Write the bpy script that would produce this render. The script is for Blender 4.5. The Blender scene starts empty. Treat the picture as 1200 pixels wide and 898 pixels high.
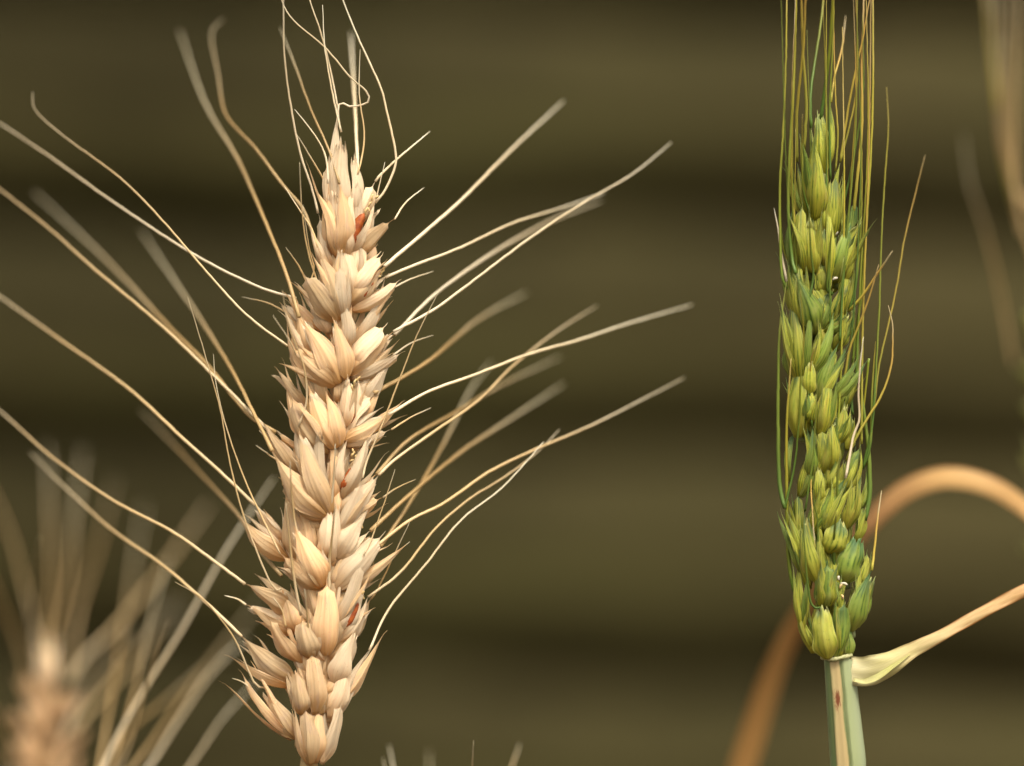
import bpy, math, random
import numpy as np
from mathutils import Vector
R = math.radians
rng = random.Random(7)
sc = bpy.context.scene
COL = sc.collection

# ------------------------------------------------------------------ camera
S = 0.154 / 1200.0            # metres per photo pixel at the focus distance
D = 0.43                      # camera to ear
ZC = 0.80                     # height of the camera above the soil
cd = bpy.data.cameras.new("camera"); cam = bpy.data.objects.new("camera", cd); COL.objects.link(cam)
cam.location = (0, -D, ZC); cam.rotation_euler = (R(90), 0, 0)
cd.sensor_width = 36; cd.lens = 36 * D / 0.154
cd.clip_start = 0.01; cd.clip_end = 200
cd.dof.use_dof = True; cd.dof.focus_distance = D - 0.0015; cd.dof.aperture_fstop = 4.9
sc.camera = cam

# ------------------------------------------------------------------ light
SUN_EL, SUN_AZ = 58, 160       # azimuth the light comes from, clockwise from +Y
w = bpy.data.worlds.new("World"); sc.world = w; w.use_nodes = True
nt = w.node_tree; nt.nodes.clear()
sky = nt.nodes.new("ShaderNodeTexSky"); sky.sky_type = 'NISHITA'; sky.sun_disc = False
sky.sun_elevation = R(SUN_EL); sky.sun_rotation = R(SUN_AZ); sky.dust_density = 6; sky.ozone_density = 0.6; sky.air_density = 0.7
bg = nt.nodes.new("ShaderNodeBackground"); bg.inputs[1].default_value = 0.15
wo = nt.nodes.new("ShaderNodeOutputWorld")
hz = nt.nodes.new("ShaderNodeHueSaturation"); hz.inputs['Saturation'].default_value = .3   # bright hazy overcast
tint = nt.nodes.new("ShaderNodeMix"); tint.data_type = 'RGBA'; tint.blend_type = 'MULTIPLY'; tint.inputs[0].default_value = 1; tint.inputs[7].default_value = (1, .93, .78, 1)
nt.links.new(sky.outputs[0], hz.inputs['Color']); nt.links.new(hz.outputs[0], tint.inputs[6]); nt.links.new(tint.outputs[2], bg.inputs[0]); nt.links.new(bg.outputs[0], wo.inputs[0])
sl = bpy.data.lights.new("sun", 'SUN'); sun = bpy.data.objects.new("sun", sl); COL.objects.link(sun)
sl.energy = 1.4; sl.angle = R(12); sl.color = (1, 0.88, 0.70)
az, el = R(SUN_AZ), R(SUN_EL)
sd = Vector((math.sin(az)*math.cos(el), math.cos(az)*math.cos(el), math.sin(el)))
sun.rotation_euler = sd.to_track_quat('Z', 'Y').to_euler()
sc.view_settings.view_transform = 'Standard'; sc.view_settings.look = 'None'
sc.view_settings.exposure = 0.88; sc.view_settings.gamma = 1
sc.cycles.use_denoising = True
sc.cycles.max_bounces = 8; sc.cycles.transmission_bounces = 6; sc.cycles.caustics_reflective = False

# ------------------------------------------------------------------ helpers
def P(x, y, d=0.0):
    """photo pixel + distance in front of (+) / behind (-) the ear, in the same pixels -> point"""
    Y = -d * S
    k = S * (D + Y) / D
    return np.array([(x - 600) * k, Y, ZC + (449 - y) * k])

def mesh_obj(name, verts, faces, mat, parent=None, uvs=None, smooth=True, loc=None):
    verts = np.asarray(verts, float)
    if loc is None: loc = verts.mean(0) if len(verts) else np.zeros(3)
    me = bpy.data.meshes.new(name)
    me.from_pydata((verts - loc).tolist(), [], faces)
    if uvs is not None:
        ul = me.uv_layers.new(name="UVMap")
        li = np.empty(len(me.loops), np.int32); me.loops.foreach_get("vertex_index", li)
        ul.data.foreach_set("uv", np.asarray(uvs, np.float32)[li].ravel())
    if smooth: me.polygons.foreach_set("use_smooth", [True]*len(me.polygons))
    me.materials.append(mat); me.update()
    o = bpy.data.objects.new(name, me); COL.objects.link(o)
    if parent is not None:
        o.parent = parent
        o.location = Vector(loc) - Vector(parent["wloc"])
    else:
        o.location = Vector(loc)
    o["wloc"] = [float(c) for c in loc]
    return o

def empty(name, loc, label, cat, group=None):
    o = bpy.data.objects.new(name, None); COL.objects.link(o); o.empty_display_size = 0.01
    o.location = Vector(loc); o["wloc"] = [float(c) for c in loc]
    o["label"] = label; o["category"] = cat
    if group: o["group"] = group
    return o

def catmull(pts, n):
    pts = np.asarray(pts, float)
    if len(pts) == 2: pts = np.array([pts[0], (pts[0]+pts[1])/2, pts[1]])
    p = np.vstack([2*pts[0]-pts[1], pts, 2*pts[-1]-pts[-2]])
    seg = np.linalg.norm(np.diff(pts, axis=0), axis=1); cum = np.r_[0, np.cumsum(seg)]; out = []
    for t in np.linspace(0, cum[-1], n):
        i = min(max(np.searchsorted(cum, t, side='right')-1, 0), len(seg)-1)
        f = (t-cum[i])/max(seg[i], 1e-12)
        a, b, c, d = p[i], p[i+1], p[i+2], p[i+3]
        out.append(0.5*((2*b)+(-a+c)*f+(2*a-5*b+4*c-d)*f*f+(-a+3*b-3*c+d)*f**3))
    return np.array(out)

def tube(path, r0, r1, sides=7, jit=0.0, flat=1.0, prof=None):
    """tapered tube; returns verts, faces, uvs"""
    n = len(path); T = np.gradient(path, axis=0); T /= np.linalg.norm(T, axis=1)[:, None] + 1e-12
    up = np.array([0, -1.0, 0.05])
    V, U = [], []
    for i in range(n):
        a = np.cross(T[i], up); a /= np.linalg.norm(a)+1e-12; b = np.cross(a, T[i])
        f = i/(n-1); r = (r0+(r1-r0)*f) if prof is None else prof(f)
        r *= 1 + jit*(rng.random()-.5)
        for k in range(sides):
            t = 2*math.pi*k/sides
            V.append(path[i]+r*(a*math.cos(t)+b*math.sin(t)*flat)); U.append((f, k/sides))
    F = []
    for i in range(n-1):
        for k in range(sides):
            k2 = (k+1) % sides
            F.append((i*sides+k, i*sides+k2, (i+1)*sides+k2, (i+1)*sides+k))
    F.append(tuple(range(sides))[::-1]); F.append(tuple((n-1)*sides+k for k in range(sides)))
    return V, F, U

# ------------------------------------------------------------------ materials
def new_mat(name):
    m = bpy.data.materials.new(name); m.use_nodes = True; m.node_tree.nodes.clear()
    return m, m.node_tree
class G:
    """tiny node helper"""
    def __init__(s, nt): s.nt = nt
    def n(s, t, **kw):
        o = s.nt.nodes.new(t)
        for k, v in kw.items(): setattr(o, k, v)
        return o
    def l(s, a, b): s.nt.links.new(a, b)
    def val(s, sock, v):
        if hasattr(v, 'links'): s.l(v, sock)
        else: sock.default_value = v
    def math(s, op, a, b=0.0, c=None, clamp=False):
        o = s.n('ShaderNodeMath', operation=op, use_clamp=clamp); s.val(o.inputs[0], a); s.val(o.inputs[1], b)
        if c is not None: s.val(o.inputs[2], c)
        return o.outputs[0]
    def mix(s, f, a, b, mode='MIX'):
        o = s.n('ShaderNodeMix', data_type='RGBA', blend_type=mode)
        s.val(o.inputs[0], f)
        for k, v in ((6, a), (7, b)):
            if isinstance(v, tuple): v = (*v, 1)[:4]
            s.val(o.inputs[k], v)
        return o.outputs[2]
    def ramp(s, f, stops, interp='EASE'):
        o = s.n('ShaderNodeValToRGB'); s.l(f, o.inputs[0]); cr = o.color_ramp; cr.interpolation = interp
        while len(cr.elements) < len(stops): cr.elements.new(0.5)
        for e, (p, c) in zip(cr.elements, stops):
            e.position = p; e.color = (*c, 1) if isinstance(c, tuple) else (c, c, c, 1)
        return o.outputs[0]
    def noise(s, vec, scale, detail=3, rough=.55, w=None):
        o = s.n('ShaderNodeTexNoise')
        if w is not None: o.noise_dimensions = '4D'; s.val(o.inputs['W'], w)
        if vec is not None: s.l(vec, o.inputs['Vector'])
        o.inputs['Scale'].default_value = scale; o.inputs['Detail'].default_value = detail; o.inputs['Roughness'].default_value = rough
        return o.outputs[0]
    def scalevec(s, vec, xyz):
        o = s.n('ShaderNodeMapping'); s.l(vec, o.inputs[0]); o.inputs['Scale'].default_value = xyz
        return o.outputs[0]

def husk_material(name, base, mid, tip, vein, vein_amt, patch, patch_amt, trans=0.3, rough=0.45, vein_freq=7.5, extra=None, vary=.14, margin=None, spec=.25):
    m, nt = new_mat(name); g = G(nt)
    uv = g.n('ShaderNodeUVMap').outputs[0]
    sep = g.n('ShaderNodeSeparateXYZ'); g.l(uv, sep.inputs[0]); u, v = sep.outputs[0], sep.outputs[1]
    rnd = g.n('ShaderNodeObjectInfo').outputs['Random']
    w4 = g.math('MULTIPLY', rnd, 57.0)
    streak = g.noise(g.scalevec(uv, (2.2, 26, 1)), 1.0, 4, .6, w4)
    blot = g.noise(g.scalevec(uv, (2.5, 2.5, 1)), 1.0, 3, .6, w4)
    fine = g.noise(g.scalevec(uv, (14, 90, 1)), 1.0, 2, .6, w4)
    uu = g.math('ADD', u, g.math('MULTIPLY', g.math('SUBTRACT', blot, .5), .45))
    c = g.ramp(uu, [(0.0, base), (0.42, mid), (0.8, mid), (1.0, tip)])
    # nerves running the length of the husk
    vv = g.math('ADD', v, g.math('MULTIPLY', g.math('SUBTRACT', streak, .5), .05))
    wv = g.math('ABSOLUTE', g.math('SINE', g.math('MULTIPLY', vv, math.pi*vein_freq)))
    ln = g.math('POWER', wv, 0.7 if vein_amt > .5 else 0.35)
    line = g.math('SUBTRACT', 1.0, ln, clamp=True)
    # nerves fade and return along the length
    k = g.ramp(blot, [(0.42, 0.12), (0.62, 1.0)])
    c = g.mix(g.math('MULTIPLY', g.math('MULTIPLY', line, k), vein_amt, clamp=True), c, vein)
    pm = g.ramp(g.noise(g.scalevec(uv, (3, 4, 1)), 1.0, 3, .6, g.math('ADD', w4, 9.0)), [(0.5, 0.0), (0.68, 1.0)])
    c = g.mix(g.math('MULTIPLY', pm, patch_amt), c, patch)
    eg = g.ramp(g.math('ADD', g.math('ABSOLUTE', g.math('SUBTRACT', v, .5)), g.math('MULTIPLY', g.math('SUBTRACT', streak, .5), .06)), [(.40, 0.0), (.48, 1.0)])
    spot = g.ramp(g.noise(g.scalevec(uv, (26, 11, 1)), 1.0, 2, .6, g.math('ADD', w4, 33.0)), [(.66, 0.0), (.72, 1.0)])
    c = g.mix(g.math('MULTIPLY', spot, .45), c, tuple(x*.55 for x in vein) if vein_amt > .7 else (.40, .24, .12))
    weather = g.ramp(g.noise(g.scalevec(uv, (5, 14, 1)), 1.0, 4, .7, g.math('ADD', w4, 71.0)), [(.55, 0.0), (.7, 1.0)])
    c = g.mix(g.math('MULTIPLY', weather, .22), c, tuple(.5*x+.08 for x in mid))
    if margin: c = g.mix(g.math('MULTIPLY', eg, .7), c, margin)
    if extra: c = extra(g, c, u, v, rnd, w4, uv)
    b = g.math('MULTIPLY_ADD', streak, 0.46, 0.82)
    b = g.math('MULTIPLY', b, g.math('MULTIPLY_ADD', rnd, vary*2, 1-vary))
    hsv = g.n('ShaderNodeHueSaturation'); g.l(c, hsv.inputs['Color']); g.l(b, hsv.inputs['Value'])
    g.l(g.math('MULTIPLY_ADD', blot, .3, .9), hsv.inputs['Saturation'])
    c = hsv.outputs[0]
    h = g.math('ADD', g.math('MULTIPLY', wv, .45), g.math('ADD', g.math('MULTIPLY', fine, .6), g.math('MULTIPLY', streak, .5)))
    bump = g.n('ShaderNodeBump'); bump.inputs['Strength'].default_value = .75; bump.inputs['Distance'].default_value = 0.00016
    g.l(h, bump.inputs['Height'])
    pb = g.n('ShaderNodeBsdfPrincipled'); g.l(c, pb.inputs['Base Color']); pb.inputs['Roughness'].default_value = rough
    pb.inputs['Specular IOR Level'].default_value = spec; g.l(bump.outputs[0], pb.inputs['Normal'])
    tr = g.n('ShaderNodeBsdfTranslucent'); g.l(c, tr.inputs[0])
    mx = g.n('ShaderNodeMixShader'); mx.inputs[0].default_value = trans
    g.l(pb.outputs[0], mx.inputs[1]); g.l(tr.outputs[0], mx.inputs[2])
    out = g.n('ShaderNodeOutputMaterial'); g.l(mx.outputs[0], out.inputs[0])
    return m

tan_glume = husk_material("ripe_husk", (.76, .49, .22), (.88, .71, .48), (.84, .62, .38), (.70, .46, .27), .3, (.72, .55, .45), .45, trans=.46, rough=.5, margin=(.90, .80, .64), vary=.18)
cream_husk = husk_material("pale_husk", (.83, .61, .37), (.93, .82, .65), (.93, .82, .65), (.72, .50, .28), .35, (.86, .68, .52), .35, trans=.46, rough=.5, margin=(.90, .80, .62))
def green_extra(g, c, u, v, rnd, w4, uv):
    # blue-green shoulder near the tip on some husks, pale papery margins
    e = g.math('ABSOLUTE', g.math('SUBTRACT', v, .5))
    edge = g.ramp(e, [(0.40, 0.0), (0.49, 1.0)])
    c = g.mix(g.math('MULTIPLY', edge, .75), c, (.52, .55, .28))
    n = g.noise(g.scalevec(uv, (1.6, 3, 1)), 1.0, 2, .5, g.math('ADD', w4, 21.0))
    t = g.math('MULTIPLY', g.ramp(u, [(.45, 0.0), (.8, 1.0)]), g.ramp(n, [(.47, 0.0), (.6, 1.0)]))
    return g.mix(g.math('MULTIPLY', t, .75), c, (.08, .17, .07))
green_husk = husk_material("unripe_husk", (.50, .48, .06), (.52, .55, .10), (.58, .63, .26), (.03, .12, .02), 1.1, (.56, .46, .10), .6, spec=.55, trans=.36, vein_freq=7.0, extra=green_extra, vary=.22)
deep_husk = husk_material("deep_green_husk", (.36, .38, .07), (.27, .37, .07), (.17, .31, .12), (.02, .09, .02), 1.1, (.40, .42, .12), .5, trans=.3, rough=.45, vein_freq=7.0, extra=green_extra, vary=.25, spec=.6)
yellow_husk = husk_material("yellow_green_husk", (.52, .50, .07), (.55, .58, .11), (.64, .66, .30), (.06, .18, .03), .8, (.56, .48, .13), .4, trans=.36, rough=.42, vein_freq=6.0, extra=green_extra, vary=.2, spec=.6)
far_tan = husk_material("ripe_husk_far", (.52, .32, .15), (.66, .46, .28), (.74, .58, .42), (.4, .25, .14), .3, (.5, .36, .26), .4)
far_green = husk_material("unripe_husk_far", (.22, .22, .05), (.26, .27, .08), (.40, .42, .22), (.06, .12, .04), .5, (.3, .25, .1), .4)

def strand_material(name, stops, rough=.45, trans=.2, blotch=None):
    m, nt = new_mat(name); g = G(nt)
    uv = g.n('ShaderNodeUVMap').outputs[0]
    sep = g.n('ShaderNodeSeparateXYZ'); g.l(uv, sep.inputs[0])
    rnd = g.n('ShaderNodeObjectInfo').outputs['Random']; w4 = g.math('MULTIPLY', rnd, 91.0)
    nn = g.noise(g.scalevec(uv, (5, 2, 1)), 1.0, 3, .6, w4)
    f = g.math('ADD', sep.outputs[0], g.math('MULTIPLY', g.math('SUBTRACT', nn, .5), .55))
    f = g.math('ADD', f, g.math('MULTIPLY', g.math('SUBTRACT', rnd, .5), .35))
    c = g.ramp(f, stops)
    hs = g.n('ShaderNodeHueSaturation'); g.l(c, hs.inputs['Color']); g.l(g.math('MULTIPLY_ADD', rnd, .4, .8), hs.inputs['Value'])
    c = hs.outputs[0]
    pb = g.n('ShaderNodeBsdfPrincipled'); g.l(c, pb.inputs['Base Color']); pb.inputs['Roughness'].default_value = rough
    tr = g.n('ShaderNodeBsdfTranslucent'); g.l(c, tr.inputs[0])
    mx = g.n('ShaderNodeMixShader'); mx.inputs[0].default_value = trans
    g.l(pb.outputs[0], mx.inputs[1]); g.l(tr.outputs[0], mx.inputs[2])
    out = g.n('ShaderNodeOutputMaterial'); g.l(mx.outputs[0], out.inputs[0])
    return m
tan_awn = strand_material("ripe_awn", [(0, (.80, .66, .44)), (.3, (.70, .52, .27)), (.6, (.60, .44, .23)), (1, (.62, .56, .42))])
pale_awn = strand_material("pale_awn", [(0, (.86, .76, .58)), (.5, (.74, .62, .42)), (1, (.80, .76, .62))])
brown_awn = strand_material("brown_awn", [(0, (.50, .36, .18)), (.4, (.36, .24, .10)), (1, (.46, .42, .30))])
green_awn = strand_material("green_awn", [(0, (.10, .19, .025)), (.3, (.21, .25, .025)), (.75, (.36, .32, .035)), (1, (.45, .36, .12))])
dkgreen_awn = strand_material("deep_green_awn", [(0, (.09, .17, .03)), (.6, (.16, .22, .03)), (1, (.22, .24, .05))])
ochre_awn = strand_material("ochre_awn", [(0, (.34, .34, .05)), (.45, (.46, .36, .06)), (.7, (.50, .33, .08)), (1, (.48, .40, .24))])

def simple_wood(name, c1, c2, rough=.8):
    m, nt = new_mat(name); g = G(nt)
    tc = g.n('ShaderNodeTexCoord').outputs['Object']
    gr = g.noise(g.scalevec(tc, (1.5, 22, 22)), 1.0, 5, .65)
    bl = g.noise(g.scalevec(tc, (3.5, 9, 9)), 1.0, 2, .6)
    f = g.math('ADD', g.math('MULTIPLY', gr, .3), g.math('MULTIPLY', bl, .7))
    c = g.ramp(f, [(.38, c1), (.60, c2)])
    # green algae blooms on the old timber
    al = g.ramp(g.noise(g.scalevec(tc, (1.1, 4, 4)), 1.7, 3, .6), [(.45, 0.0), (.65, 1.0)])
    c = g.mix(g.math('MULTIPLY', al, .5), c, (.034, .036, .009))
    bump = g.n('ShaderNodeBump'); bump.inputs['Distance'].default_value = .003; g.l(gr, bump.inputs['Height'])
    pb = g.n('ShaderNodeBsdfPrincipled'); g.l(c, pb.inputs['Base Color']); pb.inputs['Roughness'].default_value = rough; pb.inputs['Specular IOR Level'].default_value = .12
    g.l(bump.outputs[0], pb.inputs['Normal'])
    out = g.n('ShaderNodeOutputMaterial'); g.l(pb.outputs[0], out.inputs[0])
    return m
timber = simple_wood("weathered_timber", (.020, .0172, .0055), (.054, .0465, .0185))
timber_dark = simple_wood("backing_timber", (.026, .022, .007), (.055, .046, .015))  # dark brown of the board seen in the gaps between logs

def flat_mat(name, c, rough=.5, trans=0.0, c2=None, scale=2500):
    m, nt = new_mat(name); g = G(nt)
    tc = g.n('ShaderNodeTexCoord').outputs['Object']
    col = g.ramp(g.noise(tc, scale, 3, .6), [(.35, c), (.65, c2 or tuple(x*.75 for x in c))])
    pb = g.n('ShaderNodeBsdfPrincipled'); g.l(col, pb.inputs['Base Color']); pb.inputs['Roughness'].default_value = rough
    out = g.n('ShaderNodeOutputMaterial')
    if trans:
        tr = g.n('ShaderNodeBsdfTranslucent'); g.l(col, tr.inputs[0]); mx = g.n('ShaderNodeMixShader'); mx.inputs[0].default_value = trans
        g.l(pb.outputs[0], mx.inputs[1]); g.l(tr.outputs[0], mx.inputs[2]); g.l(mx.outputs[0], out.inputs[0])
    else: g.l(pb.outputs[0], out.inputs[0])
    return m
grain_mat = flat_mat("grain", (.36, .085, .008), .65, c2=(.22, .04, .004), scale=1500)
anther_mat = flat_mat("anther", (.82, .62, .30), .6, .2)
white_anther = flat_mat("white_anther", (.85, .80, .66), .6, .2)
soil = flat_mat("soil", (.10, .065, .035), .95, c2=(.05, .033, .018), scale=14)
straw = strand_material("straw_stem", [(0, (.60, .42, .20)), (.5, (.62, .46, .24)), (1, (.55, .38, .18))])
gstem_mat = strand_material("green_stem", [(0, (.30, .34, .16)), (.5, (.28, .34, .17)), (1, (.30, .36, .18))])

# ------------------------------------------------------------------ setting
me_soil = []
n = 40
for j in range(n+1):
    for i in range(n+1):
        x = -20+40*i/n; y = -20+40*j/n
        me_soil.append((x, y, .02*math.sin(x*1.7)*math.cos(y*1.3)-.012*(1 if i and j else 0)))
g_ = mesh_obj("ground", me_soil, [(j*(n+1)+i, j*(n+1)+i+1, (j+1)*(n+1)+i+1, (j+1)*(n+1)+i) for j in range(n) for i in range(n)], soil)
g_["kind"] = "structure"

FY = 1.27; PITCH = 0.1335
zrows = ZC + (449 - 262) * S * (D + FY) / D      # a groove lies at this height
wall = empty("log_wall", (0, FY+.1, 0), "weathered olive brown wall of horizontal half round timbers blurred behind the ears", "timber wall")
k0 = int(zrows // PITCH)
for k in range(-k0, 8):
    zb = zrows + (k-1)*PITCH; L = 2.6; nx, na = 80, 18
    V, F, U = [], [], []
    h0 = .5*(PITCH - .008)
    ph = rng.random()*6
    for i in range(nx+1):
        x = -L/2 + L*i/nx
        wob = .008*math.sin(x*5+ph)+.008*math.sin(x*13+ph*2); hh = h0*(1.0+.05*math.sin(x*4.1+ph*3)+.06*math.sin(x*10.7+ph)+.05*math.sin(x*23+ph*5))
        zc = zb + PITCH/2 + .5*wob - x*.022
        for a in range(na+1):
            t = -math.pi/2 + math.pi*a/na
            q = .55
            dz = hh*math.copysign(abs(math.sin(t))**.8, math.sin(t)); dy = .052*abs(math.cos(t))**q if a not in (0, na) else 0
            V.append((x, FY + .052 - dy + .6*wob, zc + dz)); U.append((i/nx, a/na))
    for i in range(nx):
        for a in range(na):
            p = i*(na+1)+a; F.append((p, p+1, p+na+2, p+na+1))
        F.append((i*(na+1)+na, i*(na+1), (i+1)*(na+1), (i+1)*(na+1)+na))
    F.append(tuple(range(na+1))[::-1]); F.append(tuple(nx*(na+1)+a for a in range(na+1)))
    mesh_obj("log", V, F, timber, wall, U)
def box(name, c, s, mat, parent):
    c = np.array(c); s = np.array(s)/2
    V = [c+s*np.array((x, y, z)) for x in (-1, 1) for y in (-1, 1) for z in (-1, 1)]
    F = [(0, 1, 3, 2), (4, 6, 7, 5), (0, 4, 5, 1), (2, 3, 7, 6), (0, 2, 6, 4), (1, 5, 7, 3)]
    return mesh_obj(name, V, F, mat, parent, smooth=False)
htop = zrows + 7*PITCH
box("backing_board", (0, FY+.085, htop/2-.02), (2.58, .03, htop), timber_dark, wall)
for x in (-1.1, 0, 1.1): box("post", (x, FY+.152, htop/2), (.1, .1, htop+.02), timber, wall)

# ------------------------------------------------------------------ husks
def husk(name, b, t, width, roll, mat, parent, kind='lemma', bow=.10, wrap=1.25, depth=.42, rows=20, cols=22, loc=None):
    """boat shaped papery scale from point b to point t; roll 0 = back of the boat to the camera"""
    b = np.asarray(b); t = np.asarray(t); L = np.linalg.norm(t-b); a = (t-b)/L
    W = width
    toward = np.array([-b[0]*.15, -1.0, .0]); n0 = toward - a*np.dot(toward, a); n0 /= np.linalg.norm(n0)
    s0 = np.cross(a, n0); r = R(roll); nn = n0*math.cos(r)+s0*math.sin(r); s = np.cross(nn, a)
    ph = [rng.random()*6.28 for _ in range(5)]; asym = (rng.random()-.5)*.34; curl = (rng.random()-.3)*.08
    spike = rng.uniform(.08, .2); teeth = [rng.uniform(.6, 1.3) for _ in range(6)]
    def prof(u):
        if u < .3:
            q = u/.3; f = .27+.73*math.sin(q*math.pi/2)
        else:
            q = (u-.3)/.7
            if kind == 'glume':
                f = 1-.62*q**1.5
                if u > .84: f = max(.36*(1-(u-.84)/.07), .05)*teeth[0] if u < .91 else .055*(1-(u-.91)/.12)
            elif kind == 'blunt': f = 1-.55*q**1.8
            elif kind == 'grain': f = math.sqrt(max(0, 1-q*q))*.98+.02
            else:
                e = min(q/(1-spike), 1)
                f = (1-e**1.28)**.98*.93+.07*(1-.7*max(0, (q-(1-spike))/spike))
        return f
    V, U = [], []; nv = .05 if mat.name.startswith('un') else .028; flare = rng.uniform(.0, .16)*(0 if mat.name.startswith('un') else 1)
    ko = rng.choice((-.18, 0, .12)) if kind == 'glume' else rng.uniform(-.08, .08)
    for side in (0, 1):
        for i in range(rows+1):
            u = i/rows; f = prof(u); wv = W*f*.5
            cen = b+a*L*u+nn*L*(bow*math.sin(math.pi*min(u*1.05, 1))-bow*.55*u+curl*u*u+flare*u**4)+s*L*asym*.35*math.sin(math.pi*u)
            for j in range(cols+1):
                v = j/cols; x = (v*2-1)
                if kind == 'grain':
                    th = x*1.5; x2 = math.sin(th); out = math.cos(th)-.12*math.exp(-(x/.12)**2); of = out*wv*2*depth
                    if side: of = -of*.8
                    lf = x2*wv
                else:
                    x2 = math.sin(x*math.pi/2*.93)/math.sin(math.pi/2*.93)
                    xk = (x2-ko)/(1-ko if x2 > ko else 1+ko)
                    out = (1-abs(xk)**1.7)*.35+(1-abs(xk)**.95)*.65
                    nerve = nv*(abs(math.sin((x2+1)*math.pi*2.6+ph[4]*.2))**.6-.6)*min(1, 3*(1-abs(x2)))
                    keel = .11*math.exp(-(xk/.08)**2)
                    out *= 1+.10*math.sin(u*7+ph[1]+3*x2)
                    of = (out+nerve+keel*(.4+u))*wv*2*depth
                    if side: of = of*.92 - wv*.035*(1 if 0 < j < cols else 0)
                    lf = x2*wv*(1+.07*math.sin(u*12+ph[0]+(2 if x2 > 0 else 0)))
                    # rolled papery margins
                    of += (abs(x2)**6)*wv*.16*math.sin(u*9+ph[3]+(1.5 if x2 > 0 else 0))
                ex = 0
                if kind == 'blunt' and u > .8: ex = L*(.05*math.sin(v*17+ph[2])+.035*math.sin(v*41+ph[1])-.08*abs(x)**2)*(u-.8)/.2
                if kind == 'glume' and i in (rows-2, rows-3): ex = -L*.03*abs(x)*teeth[1+(j % 4)]
                V.append(cen+s*lf+nn*of+a*ex); U.append((u, v))
    F = []; N = (rows+1)*(cols+1)
    for i in range(rows):
        for j in range(cols):
            p = i*(cols+1)+j
            F.append((p, p+1, p+cols+2, p+cols+1)); F.append((N+p, N+p+cols+1, N+p+cols+2, N+p+1))
    for i in range(rows):
        for j in (0, cols):
            p = i*(cols+1)+j; q = p+cols+1
            F.append((p, q, N+q, N+p) if j == 0 else (p, N+p, N+q, q))
    for j in range(cols):
        F.append((j, N+j, N+j+1, j+1)); p = rows*(cols+1)+j; F.append((p, p+1, N+p+1, N+p))
    o = mesh_obj(name, V, F, mat, parent, U)
    tipp = b+a*L+nn*L*(bow*math.sin(math.pi)-bow*.55+curl+flare)
    return o, tipp

def px(v): return v*S
def awn(pts, d0, d1, r, mat, parent, end=None, name="awn", jit=.12, r_tip=None, power=1.4):
    """pts run from the tip to the base in photo pixels; d0 depth at the base, d1 at the tip"""
    pts = [tuple(p) for p in pts][::-1]
    L = [0]
    for p, q in zip(pts, pts[1:]): L.append(L[-1]+math.hypot(q[0]-p[0], q[1]-p[1]))
    W_ = [P(p[0], p[1], d0+(d1-d0)*(l/L[-1])**power) for p, l in zip(pts, L)]
    if end is not None: W_[0] = np.asarray(end)
    n = max(12, int(L[-1]/7)); path = catmull(W_, n)
    # slight natural kinks
    k = px(.35)
    for i in range(1, n-1): path[i] += np.array([rng.gauss(0, k*.35), rng.gauss(0, k*.35), rng.gauss(0, k*.35)])
    r *= .88; rt = r*.16 if r_tip is None else r_tip
    V, F, U = tube(path, px(r), px(rt), 6, jit, prof=lambda f: px(rt+(r-rt)*(1-f)**.5))
    return mesh_obj(name, V, F, mat, parent, U)

def stub(parent, b, t, r, mat, name="spikelet"):
    V, F, U = tube(catmull([b, t], 6), r, r*.7, 8, .1)
    return mesh_obj(name, V, F, mat, parent, U)

def anther(parent, c, L, ang, mat=anther_mat, r=1.3):
    c = np.asarray(c); dx, dz = math.cos(ang), math.sin(ang)
    pts = [c, c+px(L)*np.array([dx*.5, -.15, dz*.5])+px(L)*.12*np.array([-dz, 0, dx]), c+px(L)*np.array([dx, -.1, dz])]
    path = catmull(pts, 9); V, F, U = tube(path, px(r), px(r*.8), 7, .3, prof=lambda f: px(r)*(.35+.65*math.sin(math.pi*min(max(f, .04), .96))**.5))
    return mesh_obj("anther", V, F, mat, parent, U)

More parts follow.
